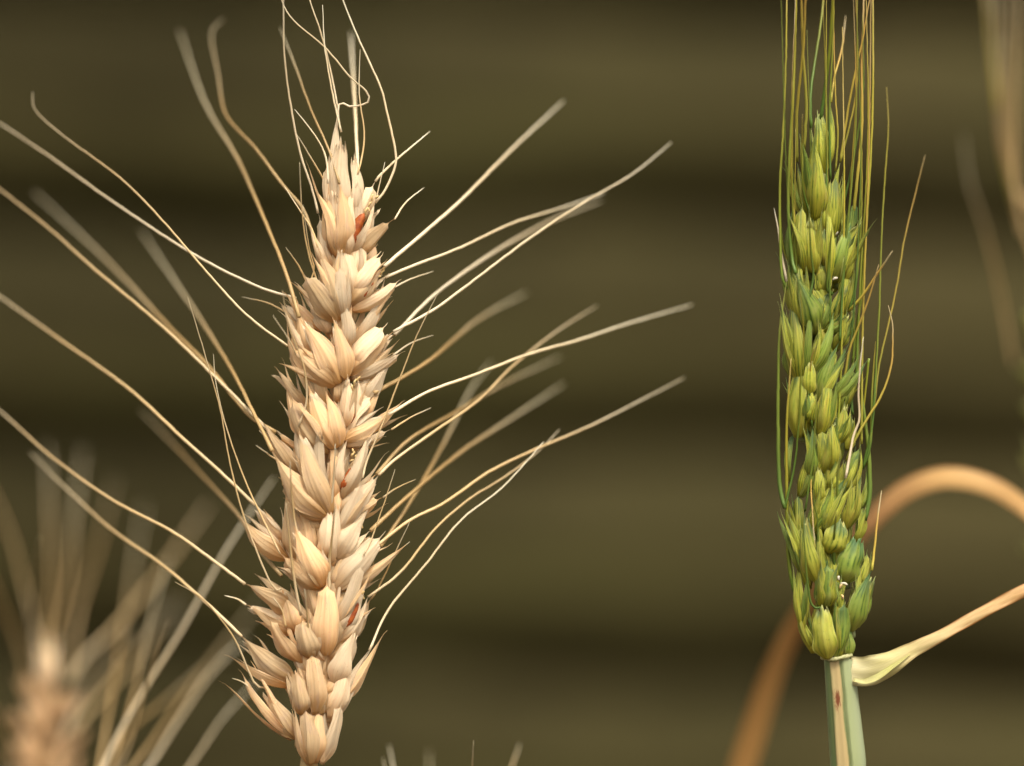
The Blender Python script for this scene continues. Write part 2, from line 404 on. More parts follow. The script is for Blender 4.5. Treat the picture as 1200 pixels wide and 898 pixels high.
#DATA
# ---------------- ripe ear: each spikelet = (node x, y, depth), husks (kind, bx,by,bd, tx,ty,td, width, roll[, pale])
RIPE = [
 ((405, 262, 2), [('L', 406,262,3, 398,128,0, 25,10,1), ('B', 402,262,10, 401,168,12, 27,-8,1), ('B', 414,262,9, 413,186,10, 17,25,1), ('G', 418,262,7, 439,208,4, 24.75,20,1), ('L', 419,258,4, 422,196,2, 12,10,1), ('G', 395,270,8, 387,200,6, 15,-30,1)]),
 ((411, 300, 6), [('L', 411,299,10, 428,236,14, 26,-38,1), ('L', 413,299,9, 441,236,8, 24,48,1), ('G', 414,300,4, 457,252,2, 21,60), ('R', 411,290,13, 427,250,12, 15,0), ('B', 408,300,16, 404,252,20, 15,-10,1), ('L', 414,335,8, 422,275,6, 18,20,1)]),
 ((398, 305, 6), [('L', 398,303,14, 386,225,18, 24,-25), ('L', 401,302,16, 394,240,24, 20,12), ('G', 388,318,6, 375,248,2, 20,-50,1), ('L', 396,348,6, 367,268,-4, 21,-40), ('B', 403,345,12, 399,294,20, 18,0,1), ('L', 412,352,8, 408,290,10, 22,15,1)]),
 ((400, 372, 8), [('G', 395,378,14, 362,327,26, 24.75,-18), ('L', 401,374,16, 380,312,28, 25,15), ('G', 404,372,20, 398,318,28, 15,20,1), ('L', 378,388,4, 343,348,-6, 17,-40), ('L', 372,404,2, 337,362,-10, 19,-55), ('L', 385,392,8, 350,350,8, 16,-10,1)]),
 ((409, 366, 6), [('G', 411,346,9, 445,307,8, 20,-30,1), ('L', 411,356,11, 449,322,10, 19,5), ('G', 412,364,8, 460,334,4, 17,40,1), ('R', 424,350,13, 438,331,11, 6,0), ('L', 413,358,4, 456,326,-8, 20,30), ('L', 413,404,4, 442,352,-2, 13,20,1)]),
 ((397, 450, 8), [('G', 394,451,16, 349,412,26, 24.75,-22), ('L', 398,450,18, 371,388,30, 26,10), ('L', 406,445,20, 392,385,26, 19,18), ('R', 397,432,18, 388,402,19, 9,0), ('L', 362,445,2, 334,394,-10, 20,-40), ('L', 372,430,5, 350,372,2, 17,-25), ('L', 362,478,0, 329,438,-12, 18,-55), ('B', 408,410,14, 404,360,22, 18,5,1)]),
 ((409, 440, 6), [('G', 408,427,9, 446,387,8, 23,-28,1), ('L', 410,438,12, 453,396,8, 22,10), ('G', 412,446,8, 461,414,2, 18,45,1), ('R', 422,422,14, 438,406,12, 5,0), ('L', 411,436,2, 458,392,-12, 20,20), ('L', 424,474,6, 455,430,0, 14,15,1), ('L', 415,470,2, 441,438,-6, 16,5,1)]),
 ((394, 525, 8), [('G', 384,532,14, 347,474,24, 23,-25), ('L', 392,526,18, 367,466,30, 26,0), ('L', 398,522,20, 384,470,26, 18,30), ('L', 368,520,3, 342,458,-6, 20,-35), ('G', 364,528,0, 328,502,-10, 15,-60), ('L', 380,478,8, 358,425,6, 20,-20)]),
 ((407, 500, 10), [('L', 404,502,14, 408,450,20, 19,-25,1), ('L', 414,500,12, 419,452,14, 14,45,1), ('R', 411,496,15, 414,466,15, 7,0), ('L', 416,498,5, 432,445,0, 18,20,1)]),
 ((402, 520, 6), [('G', 401,510,9, 447,474,6, 18,-25,1), ('L', 402,517,12, 452,484,6, 18,5), ('G', 404,524,8, 459,500,0, 15,50,1), ('L', 402,514,2, 462,478,-12, 19,20)]),
 ((382, 608, 8), [('G', 381,609,16, 336,568,28, 25.75,-25), ('L', 384,606,20, 345,552,34, 29,0), ('L', 387,603,20, 359,542,32, 24,25), ('B', 380,590,12, 374,505,22, 17,0,1), ('L', 352,560,2, 316,506,-10, 22,-35), ('L', 346,578,-2, 318,528,-14, 19,-50), ('L', 362,565,8, 338,505,6, 22,-15), ('B', 390,590,10, 390,520,14, 15,10)]),
 ((397, 580, 8), [('L', 400,584,12, 428,518,12, 17,30,1), ('L', 394,575,12, 405,525,14, 14,-30,1), ('R', 400,574,14, 412,548,14, 10,0), ('L', 398,602,8, 442,556,4, 25,-10,1), ('G', 402,606,8, 449,578,0, 18,45), ('L', 402,600,2, 448,550,-10, 20,15), ('G', 396,625,14, 408,585,18, 14,5,1)]),
 ((376, 690, 8), [('G', 372,690,16, 340,645,28, 25.5,-25), ('L', 378,688,20, 350,628,32, 30,0), ('L', 383,682,20, 364,632,28, 20,30), ('L', 338,655,0, 290,612,-14, 26,-35), ('L', 334,640,-4, 296,594,-18, 22,-55), ('L', 352,665,4, 326,590,2, 26,-20), ('L', 362,655,6, 352,600,8, 22,0), ('B', 378,655,12, 384,600,22, 22,-5,1), ('B', 388,660,14, 396,595,20, 15,15,1)]),
 ((397, 660, 6), [('L', 393,655,12, 425,608,10, 24,-15,1), ('L', 400,660,10, 434,616,4, 20,35,1), ('R', 404,652,13, 420,626,11, 9,0), ('L', 400,650,2, 444,625,-10, 20,10), ('G', 390,692,10, 442,636,4, 24.5,-5,1), ('G', 398,698,6, 447,656,-2, 17,45), ('L', 394,690,1, 446,640,-12, 22,20)]),
 ((380, 772, 10), [('G', 382,768,20, 383,692,30, 25.75,-5), ('L', 390,762,16, 396,692,20, 18,35), ('G', 365,772,18, 352,718,28, 24.5,-20), ('G', 352,778,10, 322,730,10, 24,-40), ('B', 380,775,16, 362,745,22, 12,0,1), ('L', 348,716,0, 286,682,-16, 27,-30), ('L', 345,742,-2, 284,702,-18, 20,-55), ('L', 352,740,6, 330,680,2, 24,-20)]),
 ((395, 745, 6), [('L', 388,744,10, 424,692,8, 24,-10,1), ('L', 397,752,10, 433,698,2, 18,40,1), ('R', 404,736,13, 420,706,11, 9,0), ('G', 391,738,15, 403,672,18, 14,5,1), ('L', 398,748,0, 438,698,-12, 22,20), ('L', 392,802,10, 412,748,10, 22,0,1)]),
 ((362, 838, 8), [('B', 353,836,14, 346,788,20, 24,-15), ('G', 370,838,16, 364,772,24, 24,0), ('L', 378,838,14, 382,785,18, 16,30), ('L', 345,798,0, 296,744,-14, 27,-25), ('L', 345,806,-2, 282,768,-18, 21,-55), ('G', 386,842,6, 402,776,6, 22,20,1), ('L', 384,846,2, 428,756,-6, 23,15,1), ('L', 390,832,0, 436,752,-12, 18,40)]),
 ((350, 868, 4), [('L', 347,864,4, 310,803,-8, 28,-15), ('G', 345,868,0, 290,800,-14, 20,-50)]),
 ((368, 895, 6), [('G', 364,896,12, 358,838,18, 24.5,-15), ('L', 370,894,8, 374,832,10, 22,10), ('G', 376,896,6, 391,828,4, 19,35,1), ('L', 372,890,2, 398,838,-2, 16,30,1)]),
]
# awns of the ripe ear: tip ... base, depth at the tip, radius, material key
RIPE_AWNS = [
 ([(-40,122),(0,145),(60,185),(130,235),(225,297),(300,335),(345,350)], -190, 1.9, 'p'),
 ([(38,108),(42,130),(75,160),(140,208),(190,258),(245,322),(290,370),(337,405)], -110, 1.6, 't'),
 ([(-60,175),(0,222),(60,270),(110,315),(185,378),(250,440),(300,490),(330,515)], -200, 2.3, 't'),
 ([(-50,315),(0,348),(70,398),(150,455),(210,510),(260,555),(298,592)], -230, 2.2, 't'),
 ([(-50,448),(0,482),(60,535),(130,585),(200,622),(250,657),(288,684)], -200, 2.1, 't'),
 ([(35,530),(75,570),(130,620),(190,662),(240,705),(285,745)], -240, 2.1, 't'),
 ([(205,682),(235,700),(262,730),(278,755),(298,800),(310,806)], 30, 1.4, 't'),
 ([(40,225),(120,300),(200,385),(245,430),(290,485),(322,508)], -480, 2.6, 'b'),
 ([(165,270),(215,345),(245,390),(275,440),(300,490),(318,528)], -420, 2.6, 'b'),
 ([(210,35),(240,120),(280,190),(315,270),(335,320),(350,372)], -380, 2.8, 'b'),
 ([(262,22),(248,40),(256,90),(265,135),(300,175),(330,215),(355,245),(370,270)], -290, 2.4, 'b'),
 ([(220,348),(240,415),(258,480),(270,545),(288,612),(318,685),(330,690)], 20, 1.3, 't'),
 ([(250,415),(254,455),(268,510),(288,565),(310,612),(328,650)], 30, 1.2, 't'),
 ([(165,480),(230,550),(280,605),(300,640),(330,675)], -420, 2.6, 'b'),
 ([(283,348),(310,354),(330,363),(343,372)], -20, 1.3, 't'),
 ([(320,370),(345,410),(358,450),(361,480),(362,490)], 55, 1.5, 't'),
 ([(331,340),(338,380),(356,430),(359,470),(350,500)], 60, 1.4, 't'),
 ([(300,522),(318,535),(330,545),(337,568)], 50, 1.5, 't'),
 ([(328,-60),(332,0),(333,60),(340,120),(352,180),(366,222),(376,250)], 60, 1.6, 'p'),
 ([(315,-50),(330,0),(345,25),(380,55),(410,90),(430,108),(431,120),(412,125),(399,121),(396,133),(398,145)], 25, 1.4, 'p'),
 ([(350,-50),(363,0),(375,35),(382,60),(390,95),(396,128)], 20, 1.3, 'p'),
 ([(378,6),(380,50),(386,90),(394,130),(400,155)], 15, 1.3, 'p'),
 ([(390,-40),(402,0),(420,45),(445,100),(453,130),(463,175),(463,195),(452,222),(441,238)], 35, 1.7, 'p'),
 ([(422,58),(421,110),(427,155),(424,185),(421,205)], 10, 1.2, 't'),
 ([(411,38),(415,110),(418,170),(419,205)], -230, 2.5, 'p'),
 ([(328,32),(345,75),(365,130),(385,175),(397,215)], -120, 1.8, 'b'),
 ([(345,128),(370,160),(382,185),(388,215)], 15, 1.5, 'p'),
 ([(348,158),(366,188),(381,215),(385,240)], 40, 1.5, 't'),
 ([(504,154),(465,187),(448,203),(440,213)], -25, 1.7, 'p'),
 ([(497,220),(475,238),(458,253)], -20, 1.3, 'p'),
 ([(351,190),(354,250),(361,295),(370,325),(375,340)], 45, 1.2, 't'),
 ([(355,240),(362,290),(368,315),(372,335)], 45, 1.1, 't'),
 ([(333,218),(350,245),(365,268),(372,290)], 10, 1.2, 't'),
 ([(335,290),(350,312),(362,335)], 35, 1.4, 't'),
 ([(661,118),(600,175),(540,235),(500,270),(450,312)], -230, 2.7, 'p'),
 ([(787,167),(740,205),(680,240),(620,280),(560,325),(510,362),(460,388)], -130, 2.1, 'p'),
 ([(709,226),(660,243),(600,262),(540,290),(480,313),(450,325)], -170, 2.0, 'p'),
 ([(705,234),(640,262),(580,295),(510,345),(462,392)], -330, 2.6, 'p'),
 ([(508,318),(482,327),(460,336)], -25, 1.4, 'p'),
 ([(617,343),(560,375),(500,425),(440,462)], -380, 3.0, 'b'),
 ([(515,340),(490,390),(468,445),(447,500),(430,540),(426,560)], 25, 1.4, 't'),
 ([(508,393),(482,402),(460,416)], -25, 1.4, 'p'),
 ([(812,357),(740,378),(680,398),(620,415),(560,438),(500,460),(455,486)], -190, 2.1, 'p'),
 ([(700,358),(650,390),(600,430),(560,470),(510,505),(465,537),(444,557)], -190, 2.1, 't'),
 ([(657,418),(590,450),(540,480),(480,515),(440,556)], -360, 2.6, 'b'),
 ([(505,478),(482,489),(458,502)], -20, 1.3, 't'),
 ([(576,424),(550,460),(520,520),(480,590),(445,640)], -360, 2.6, 'b'),
 ([(661,450),(600,490),(540,530),(480,580),(434,622)], -350, 2.9, 'b'),
 ([(802,443),(740,475),(690,500),(620,530),(570,555),(520,590),(480,610),(440,640)], -160, 2.1, 't'),
 ([(656,503),(630,530),(590,560),(550,585),(510,620),(470,670),(432,700)], -90, 1.9, 't'),
 ([(637,518),(590,570),(540,610),(500,660),(455,715),(430,760)], -40, 1.7, 'p'),
 ([(463,550),(450,590),(436,630),(426,650)], 20, 1.2, 't'),
 ([(480,612),(463,648),(443,690),(434,702)], 20, 1.2, 't'),
 ([(480,635),(462,650),(446,660)], 0, 1.3, 't'),
 ([(487,562),(465,572),(448,582)], 0, 1.3, 't'),
 ([(438,755),(415,795),(400,830)], 0, 1.2, 'p'),
 ([(405,822),(396,836),(391,845)], 0, 1.4, 'p'),
 ([(335,590),(340,640),(345,680),(352,722)], 55, 2.0, 'm'),
 ([(393,590),(389,630),(386,660),(383,695)], 60, 2.2, 'm'),
 ([(320,700),(330,715),(335,735)], 30, 1.3, 't'),
 ([(357,690),(361,730),(363,755),(364,776)], 55, 1.8, 'm'),
 ([(340,540),(342,580),(346,615),(352,632)], 60, 1.8, 'm'),
 ([(263,698),(278,702),(292,705)], 0, 1.4, 'p'),
 ([(272,795),(285,800),(296,810)], 0, 1.2, 'p'),
 ([(393,520),(391,560),(388,590),(385,608)], 55, 1.8, 'p'),
 ([(451,190),(445,215),(438,232)], 10, 1.0, 'p'),
]
RIPE_AXIS = [(350,1000,-4),(355,930,-2),(360,890,0), (372,800,0), (380,700,0), (390,600,0), (397,500,0), (403,400,0), (408,320,0), (408,255,0)]

def stem_to_ground(root, path_px, r0, r1, mat, name="stem"):
    pts = [P(*p) for p in path_px]
    g = np.array([root["wloc"][0], root["wloc"][1], -.01])
    top = pts[0]; mid = (g+top)/2 + np.array([.004, .0, .02])
    path = catmull([g, mid, top]+pts[1:], 70)
    V, F, U = tube(path, r0, r1, 12, .03)
    return mesh_obj(name, V, F, mat, root, U)

def build_ear(root, spikelets, awns, mats, awnmats, axis, filler, seed, kscale=1.0, front=0, lenk=1.22, widk=1.14, scraps=2, fan=19, thin=1.0, trim=0):
    global rng
    rng = random.Random(seed)
    sp, tips = [], []
    spikelets = [(c, [list(h) for h in hs]) for c, hs in spikelets]
    allh = [h for c, hs in spikelets for h in hs if h[0] in 'LG']
    for h in allh:                                    # every scale ends in a slender point
        h[4] += (h[4]-h[1])*(lenk-1); h[5] += (h[5]-h[2])*(lenk-1); h[7] *= widk*(.78 if h[2] < trim else .80 if trim and h[2] > 825 else 1)
    used = set()
    for pts, dt, r, mk in awns:
        bx, by = pts[-1]
        c = [(math.hypot(h[4]-bx, h[5]-by)+(6 if h[0] == 'G' else 0), i) for i, h in enumerate(allh) if i not in used]
        if c:
            dd, i = min(c)
            if dd < 30:
                h = allh[i]; used.add(i)
                if math.hypot(bx-h[1], by-h[2]) > 22 and by < h[2]-5: h[4], h[5] = bx, by
    for (nx_, ny_, nd), husks in spikelets:
        b = P(nx_, ny_+6, nd-8); t = P(nx_, ny_-10, nd+2)
        s = stub(root, b, t, px(5), mats['rachis'])
        sp.append(((nx_, ny_), s))
        for h in husks:
            kd, bx, by, bd, tx, ty, td, wd, roll = h[:9]
            pale = len(h) > 9 and h[9]
            m = mats['pale'] if pale else mats['main']
            if 'pick' in mats: m = mats['pick'](tx, ty)
            jit = lambda a: a + rng.gauss(0, .8)
            bd_, td_ = (bd+front)*kscale, (td+front)*kscale
            if kd == 'R':
                husk("grain", P(bx, by, bd+2), P(tx, ty, td+2.5), px(wd*.95), roll, grain_mat, s, 'grain', bow=.05, wrap=1.5, depth=.5, rows=12, cols=10)
                continue
            kk = {'L': 'lemma', 'G': 'glume', 'B': 'blunt'}[kd]
            nm = 'lemma' if kd == 'L' else 'glume'
            o, tp = husk(nm, P(jit(bx), jit(by), bd_), P(tx, ty, td_), px(wd), roll+rng.gauss(0, 6), m, s, kk, bow=.07+.07*rng.random(), depth=thin*(.20+.12*rng.random()))
            tips.append(((tx, ty), tp, s, td_))
            if scraps and kd in 'LG' and wd > 14 and (by > trim or rng.random() < .35):
                # narrow inner scales showing past the edge
                for q in range(rng.choice((scraps-1, scraps, scraps))):
                    an = R(rng.choice((-1, 1))*rng.uniform(4, fan)); dx, dy = tx-bx, ty-by; k_ = rng.uniform(.72, 1.08); fr = rng.uniform(-9, 6) if scraps < 4 else rng.uniform(-8, 12)
                    ox = rng.uniform(-4, 4)
                    husk('lemma', P(bx+ox, by, bd_-2), P(bx+ox+(dx*math.cos(an)-dy*math.sin(an))*k_, by+(dx*math.sin(an)+dy*math.cos(an))*k_, td_+fr), px(wd*rng.uniform(.38, .72)), roll+rng.gauss(0, 32), (mats['pick'](tx, ty) if 'pick' in mats else mats['pale' if rng.random() < .4 else 'main']), s, 'lemma', bow=rng.uniform(.03, .14), depth=.3, rows=13, cols=12)
            if kd == 'L' and wd > 18 and rng.random() < .55:
                # the papery inner scale of the same floret
                husk("palea", P(bx, by, bd_-3), P(tx+(tx-bx)*-.12, ty-(ty-by)*.12, td_-4), px(wd*.8), roll+rng.choice((-28, 28)), mats['pale'], s, 'blunt', bow=.05, wrap=1.0, depth=.28, rows=10, cols=10)
    for (x, y, d, tx, ty, td, wd, roll) in filler:
        s = min(sp, key=lambda q: math.hypot(q[0][0]-x, q[0][1]-y))[1]
        husk(rng.choice(("lemma", "glume")), P(x, y, d), P(tx, ty, td), px(wd), roll, mats['main'], s, rng.choice(('lemma', 'glume')), bow=.09, rows=11, cols=11)
    for pts, dt, r, mk in awns:
        bx, by = pts[-1]
        tip = min(tips, key=lambda q: math.hypot(q[0][0]-bx, q[0][1]-by))
        dist = math.hypot(tip[0][0]-bx, tip[0][1]-by)
        if dist < 12: awn(pts, tip[3], dt, r, awnmats[mk], tip[2], end=tip[1])
        else: awn(pts, tip[3]*.6, dt, r, awnmats[mk], tip[2])
    return sp, tips

def make_filler(axis, y0, y1, step, spread, length, seed, w=20):
    r = random.Random(seed); out = []
    ax = np.array([(a[1], a[0]) for a in axis]); ax = ax[ax[:, 0].argsort()]
    y = y0
    while y > y1:
        x = float(np.interp(y, ax[:, 0], ax[:, 1]))
        for a in (-70, -30, 30, 70, 180, 140, -140, 160, -160):
            s_, c_ = math.sin(R(a)), math.cos(R(a))
            # a = direction round the ear; 0 is straight away from the camera
            if abs(a) > 100: c2 = -c_
            ln = length*(.85+.3*r.random()); up = ln*(.80+.1*r.random())
            if abs(a) > 100:
                out.append((x+s_*3, y, 2, x+s_*ln*.35, y-up, 10, w*.9, -a*.3))
            else:
                out.append((x+s_*3, y, -3-c_*3, x+s_*spread*(.8+.4*r.random()), y-up, -8-c_*spread*(.8+.4*r.random()), w*(.85+.3*r.random()), 180*(0 if abs(a) > 60 else 1)+(60 if a > 0 else -60)+r.gauss(0, 10)))
        y -= step
    return out

g0 = P(352, 1000, 0)
ripe = empty("wheat_ear", (g0[0], g0[1], 0), "ripe straw coloured bearded wheat ear in sharp focus left of centre", "wheat ear")
stem_to_ground(ripe, RIPE_AXIS, .0016, .0009, straw)
tan_mats = dict(main=tan_glume, pale=cream_husk, rachis=straw)
tan_awns = dict(p=pale_awn, t=tan_awn, b=brown_awn, m=tan_awn)
V, F, U = tube(catmull([P(*p) for p in [(364,890,-2),(370,850,-3),(378,760,-4),(385,680,-4),(391,600,-4),(398,500,-4),(403,400,-4),(407,320,-3),(408,262,0)]], 60), px(15), px(10), 14, .22, prof=lambda f: px(8+9*math.sin(math.pi*min(f*1.2+.08, 1)**.8)))
mesh_obj("rachis", V, F, tan_glume, ripe, U)
_r = random.Random(9); FRONT = []
for y in range(585, 845, 21):                        # slender scales tucked between the lower spikelets
    for sd in (-1, -.45, .3, .9):
        xc = float(np.interp(y, [300, 700, 890], [408, 382, 362])); ln = _r.uniform(40, 58); a_ = R(sd*34+_r.gauss(0, 7))
        xb = xc+sd*10; FRONT.append((xb, y, 5, xb+math.sin(a_)*ln, y-math.cos(a_)*ln, 14-12*abs(sd), _r.uniform(13, 19), sd*40+_r.gauss(0, 15)))
spr, _ = build_ear(ripe, RIPE, RIPE_AWNS, tan_mats, tan_awns, RIPE_AXIS,
          make_filler(RIPE_AXIS, 870, 300, 36, 34, 52, 3)+FRONT, 11, scraps=2, fan=16, widk=1.24, thin=.8, trim=300)
for (x, y, d, L, ang) in [(432,243,14,7,60),(436,236,13,8,80),(428,252,16,9,70),(434,249,15,6,110),(440,233,11,5,40),(446,322,12,6,50),(450,318,11,5,80),(441,326,13,6,20),
                          (415,452,20,8,70),(418,447,19,7,50),(414,457,20,6,100),(412,536,16,6,60),(416,531,16,6,120),(410,541,16,5,20),(417,538,16,5,80),(422,615,12,6,70),(425,619,12,5,100),
                          (424,698,11,6,60),(427,702,10,5,120),(443,388,10,5,40),(346,352,6,5,120)]:
    s = min(spr, key=lambda q: math.hypot(q[0][0]-x, q[0][1]-y))[1]
    anther(s, P(x, y, d), L, R(ang))

# ---------------- green ear
GREEN = [
 ((964, 205, 0), [('B', 964,204,4, 960,133,4, 21,-10), ('L', 966,204,2, 970,120,0, 14,30), ('G', 961,204,2, 953,150,0, 14,-40)]),
 ((957, 258, 4), [('L', 955,258,12, 942,172,26, 27,-15), ('G', 960,258,12, 950,190,18, 24,20), ('L', 948,262,4, 932,190,4, 18,-45)]),
 ((972, 280, 4), [('L', 967,276,8, 985,212,12, 24,-10), ('G', 975,282,8, 994,212,6, 20,30), ('L', 970,250,2, 986,184,0, 13,20), ('G', 983,272,4, 996,238,2, 9,30)]),
 ((948, 320, 6), [('G', 944,322,14, 940,256,22, 22,-30), ('L', 953,320,16, 952,252,24, 24,15), ('B', 965,312,12, 967,270,20, 11,0), ('L', 936,325,6, 929,262,4, 17,-45)]),
 ((982, 330, 4), [('L', 978,332,8, 995,276,10, 24,10), ('G', 985,312,6, 998,246,2, 17,30), ('G', 990,330,4, 998,290,2, 13,50), ('L', 972,330,12, 977,270,14, 14,0)]),
 ((952, 390, 8), [('G', 943,388,14, 939,324,20, 23,-35), ('L', 956,392,18, 953,343,28, 32,0), ('B', 949,392,22, 947,352,30, 12,-5), ('L', 962,388,12, 975,336,14, 17,30), ('L', 934,380,4, 930,312,2, 16,-50)]),
 ((972, 390, 4), [('L', 966,392,12, 995,362,12, 18,10), ('G', 968,384,10, 990,342,8, 13,0), ('L', 978,412,8, 990,380,10, 20,10), ('G', 990,400,4, 997,366,2, 12,45), ('L', 984,375,0, 995,325,-2, 18,25)]),
 ((938, 450, 6), [('L', 937,452,14, 933,392,20, 26,-25), ('L', 949,440,18, 961,392,24, 17,10), ('B', 948,462,20, 949,424,26, 17,5), ('G', 928,445,4, 928,400,0, 15,-50)]),
 ((968, 470, 6), [('L', 960,472,14, 971,418,18, 22,-10), ('L', 972,474,10, 992,420,10, 17,15), ('G', 986,482,8, 997,430,6, 22,20), ('L', 946,496,16, 951,452,22, 23,-5)]),
 ((940, 510, 6), [('G', 934,512,12, 931,453,16, 28,-25), ('L', 944,512,10, 935,460,12, 20,10), ('L', 960,512,18, 968,462,22, 22,-5), ('B', 966,512,14, 966,478,20, 14,5)]),
 ((978, 525, 6), [('L', 978,522,12, 981,468,16, 21,5), ('G', 994,528,6, 998,484,4, 17,25), ('L', 976,552,12, 987,500,14, 22,10)]),
 ((948, 562, 6), [('L', 950,562,14, 944,516,20, 22,-10), ('G', 960,556,18, 962,512,24, 19,10), ('L', 938,582,8, 936,530,8, 20,-30), ('G', 926,565,2, 930,520,-2, 14,-50)]),
 ((980, 580, 6), [('B', 962,592,18, 960,550,24, 14,0), ('L', 975,578,16, 990,538,16, 24,0), ('G', 990,582,8, 1004,540,6, 20,30), ('L', 1002,606,2, 1006,552,0, 17,40)]),
 ((955, 625, 6), [('L', 950,628,14, 950,578,18, 21,-15), ('L', 966,622,20, 985,573,22, 26,5), ('G', 937,645,6, 935,590,4, 18,-40), ('L', 944,675,10, 939,618,10, 18,-25)]),
 ((985, 640, 6), [('B', 971,648,18, 984,610,22, 30,0), ('L', 990,622,10, 1002,575,10, 22,20), ('G', 1003,640,2, 1007,596,0, 17,40)]),
 ((960, 682, 6), [('L', 960,684,18, 957,632,24, 25,-5), ('G', 948,690,10, 942,640,10, 18,-35)]),
 ((992, 682, 4), [('B', 990,684,8, 1005,632,10, 33,10), ('G', 1003,690,2, 1013,655,-2, 18,40)]),
 ((968, 712, 6), [('G', 967,712,18, 969,670,24, 31,-5), ('L', 980,714,14, 982,675,18, 17,25), ('L', 942,742,8, 940,668,4, 19,-35)]),
 ((998, 740, 2), [('L', 996,740,8, 1009,682,8, 31,10), ('G', 988,735,8, 994,685,8, 18,-25), ('G', 1006,735,0, 1014,680,-4, 14,50)]),
 ((972, 772, 6), [('B', 970,773,18, 963,712,24, 30,-12), ('G', 980,772,16, 984,716,18, 22,22), ('L', 955,766,8, 943,700,4, 20,-40), ('B', 994,772,6, 994,738,6, 12,10)]),
]
GREEN_AWNS = [
 ([(923,-90),(922,0),(921,70),(918,150),(914,220),(915,300),(918,330),(926,345)], -10, 2.0, 'g'),
 ([(934,-120),(933,0),(930,100),(925,190),(924,250),(928,300),(930,320)], 30, 2.4, 'g'),
 ([(936,-90),(939,0),(941,60),(945,120),(944,150),(943,175)], 70, 2.2, 'o'),
 ([(950,-80),(944,0),(941,60),(934,130),(931,190)], 90, 2.3, 'o'),
 ([(970,-80),(965,0),(957,60),(950,110),(950,150)], -90, 2.2, 'g'),
 ([(985,-80),(976,0),(972,60),(966,110),(962,140)], 60, 2.6, 'g'),
 ([(974,-90),(977,0),(975,70),(972,130),(974,210)], 20, 1.6, 'g'),
 ([(991,18),(987,55),(978,90),(972,120)], -60, 1.6, 'o'),
 ([(976,-60),(977,40),(979,110),(982,160),(981,200)], 0, 1.3, 'o'),
 ([(1000,-60),(1003,0),(1005,60),(1003,110),(995,150),(985,190)], 10, 1.4, 'o'),
 ([(1030,-50),(1019,0),(1010,50),(1001,90),(992,140),(984,190)], 25, 1.7, 'o'),
 ([(1012,-90),(1012,0),(1010,80),(1010,150),(1004,215),(1002,250)], 5, 2.2, 'o'),
 ([(1009,150),(1010,210),(1008,280),(1003,330),(996,365)], 5, 2.2, 'g'),
 ([(1024,-90),(1023,0),(1023,100),(1021,170),(1016,250),(1011,330),(1005,380),(1000,425)], -20, 2.1, 'g'),
 ([(1039,102),(1041,150),(1037,210),(1033,280),(1030,370),(1026,440),(1022,500),(1013,550)], -40, 1.7, 'g'),
 ([(1084,182),(1072,230),(1060,280),(1050,340),(1040,385),(1030,430),(1024,480),(1013,545)], -45, 1.5, 'o'),
 ([(1046,294),(1030,318),(1012,345),(995,365)], 45, 2.0, 'o'),
 ([(1030,310),(1018,350),(1005,385),(995,412),(988,450),(975,480)], 40, 2.0, 'o'),
 ([(1041,358),(1046,385),(1044,430),(1032,465),(1012,498),(1000,520),(992,540)], 10, 2.0, 'o'),
 ([(1012,395),(1009,420),(1006,460),(1007,490),(1000,512),(990,560)], 35, 1.8, 'p'),
 ([(907,244),(912,270),(916,300),(922,330)], -10, 1.8, 'p'),
 ([(1033,575),(1028,610),(1024,650),(1020,668)], 0, 1.9, 'o'),
 ([(922,330),(914,385),(912,450),(912,520),(914,570),(921,595)], 20, 3.0, 'd'),
 ([(927,420),(922,500),(922,580),(924,650),(930,690),(936,700)], 30, 2.8, 'g'),
 ([(1006,390),(1006,430),(1012,480),(1018,530),(1019,580),(1013,610)], 0, 3.4, 'd'),
 ([(1002,360),(1000,420),(998,470),(999,486)], 5, 2.2, 'd'),
 ([(1026,400),(1022,460),(1020,520),(1014,556)], -5, 2.2, 'g'),
 ([(948,240),(950,290),(953,325),(955,345)], 60, 1.8, 'd'),
 ([(938,340),(942,400),(938,445),(937,480),(932,540),(928,600)], 60, 1.6, 'g'),
 ([(958,450),(955,500),(952,540),(945,590),(942,600)], 55, 1.4, 'd'),
 ([(955,545),(953,580),(958,610),(960,640),(972,672)], 55, 1.5, 'd'),
 ([(985,530),(981,570),(984,600),(990,612)], 50, 2.2, 'd'),
 ([(980,600),(977,640),(979,672)], 55, 2.4, 'd'),
 ([(940,600),(946,680),(952,710),(964,722)], 50, 1.7, 'd'),
 ([(984,330),(990,300),(985,340),(977,365)], 40, 1.3, 'd'),
 ([(956,405),(951,420),(950,440),(952,455)], 45, 1.2, 'o'),
 ([(975,265),(972,300),(970,340),(975,345)], 45, 2.4, 'd'),
 ([(1005,540),(1010,500),(1016,440),(1018,420)], -10, 1.6, 'g'),
 ([(955,640),(952,600),(951,560),(960,520)], 50, 1.2, 'o'),
]
_r = random.Random(5)
for x0, y0, x1 in [(940,420,926),(952,500,935),(962,340,948),(972,430,968),(985,400,1000),(990,470,1006),(995,300,1004),(1003,450,1016),(930,500,919),(978,560,992),(1008,520,1018),(950,250,938),(968,230,970),(990,240,1014),(935,300,928)]:
    yt = _r.uniform(-60, 190); xm = (x0+x1)/2+_r.uniform(-4, 4)
    GREEN_AWNS.append(([(x1+_r.uniform(-5, 5), yt), (x1+_r.uniform(-3, 3), yt+(y0-yt)*.4), (xm, yt+(y0-yt)*.75), (x0, y0)], _r.uniform(5, 70), _r.uniform(1.2, 1.8), _r.choice('ggod')))
GREEN_AXIS = [(986,1000,-4),(986,880,-2),(987,800,-2),(984,760,0),(978,680,0),(972,600,0),(968,500,0),(965,400,0),(962,300,0),(964,225,0),(964,200,0)]
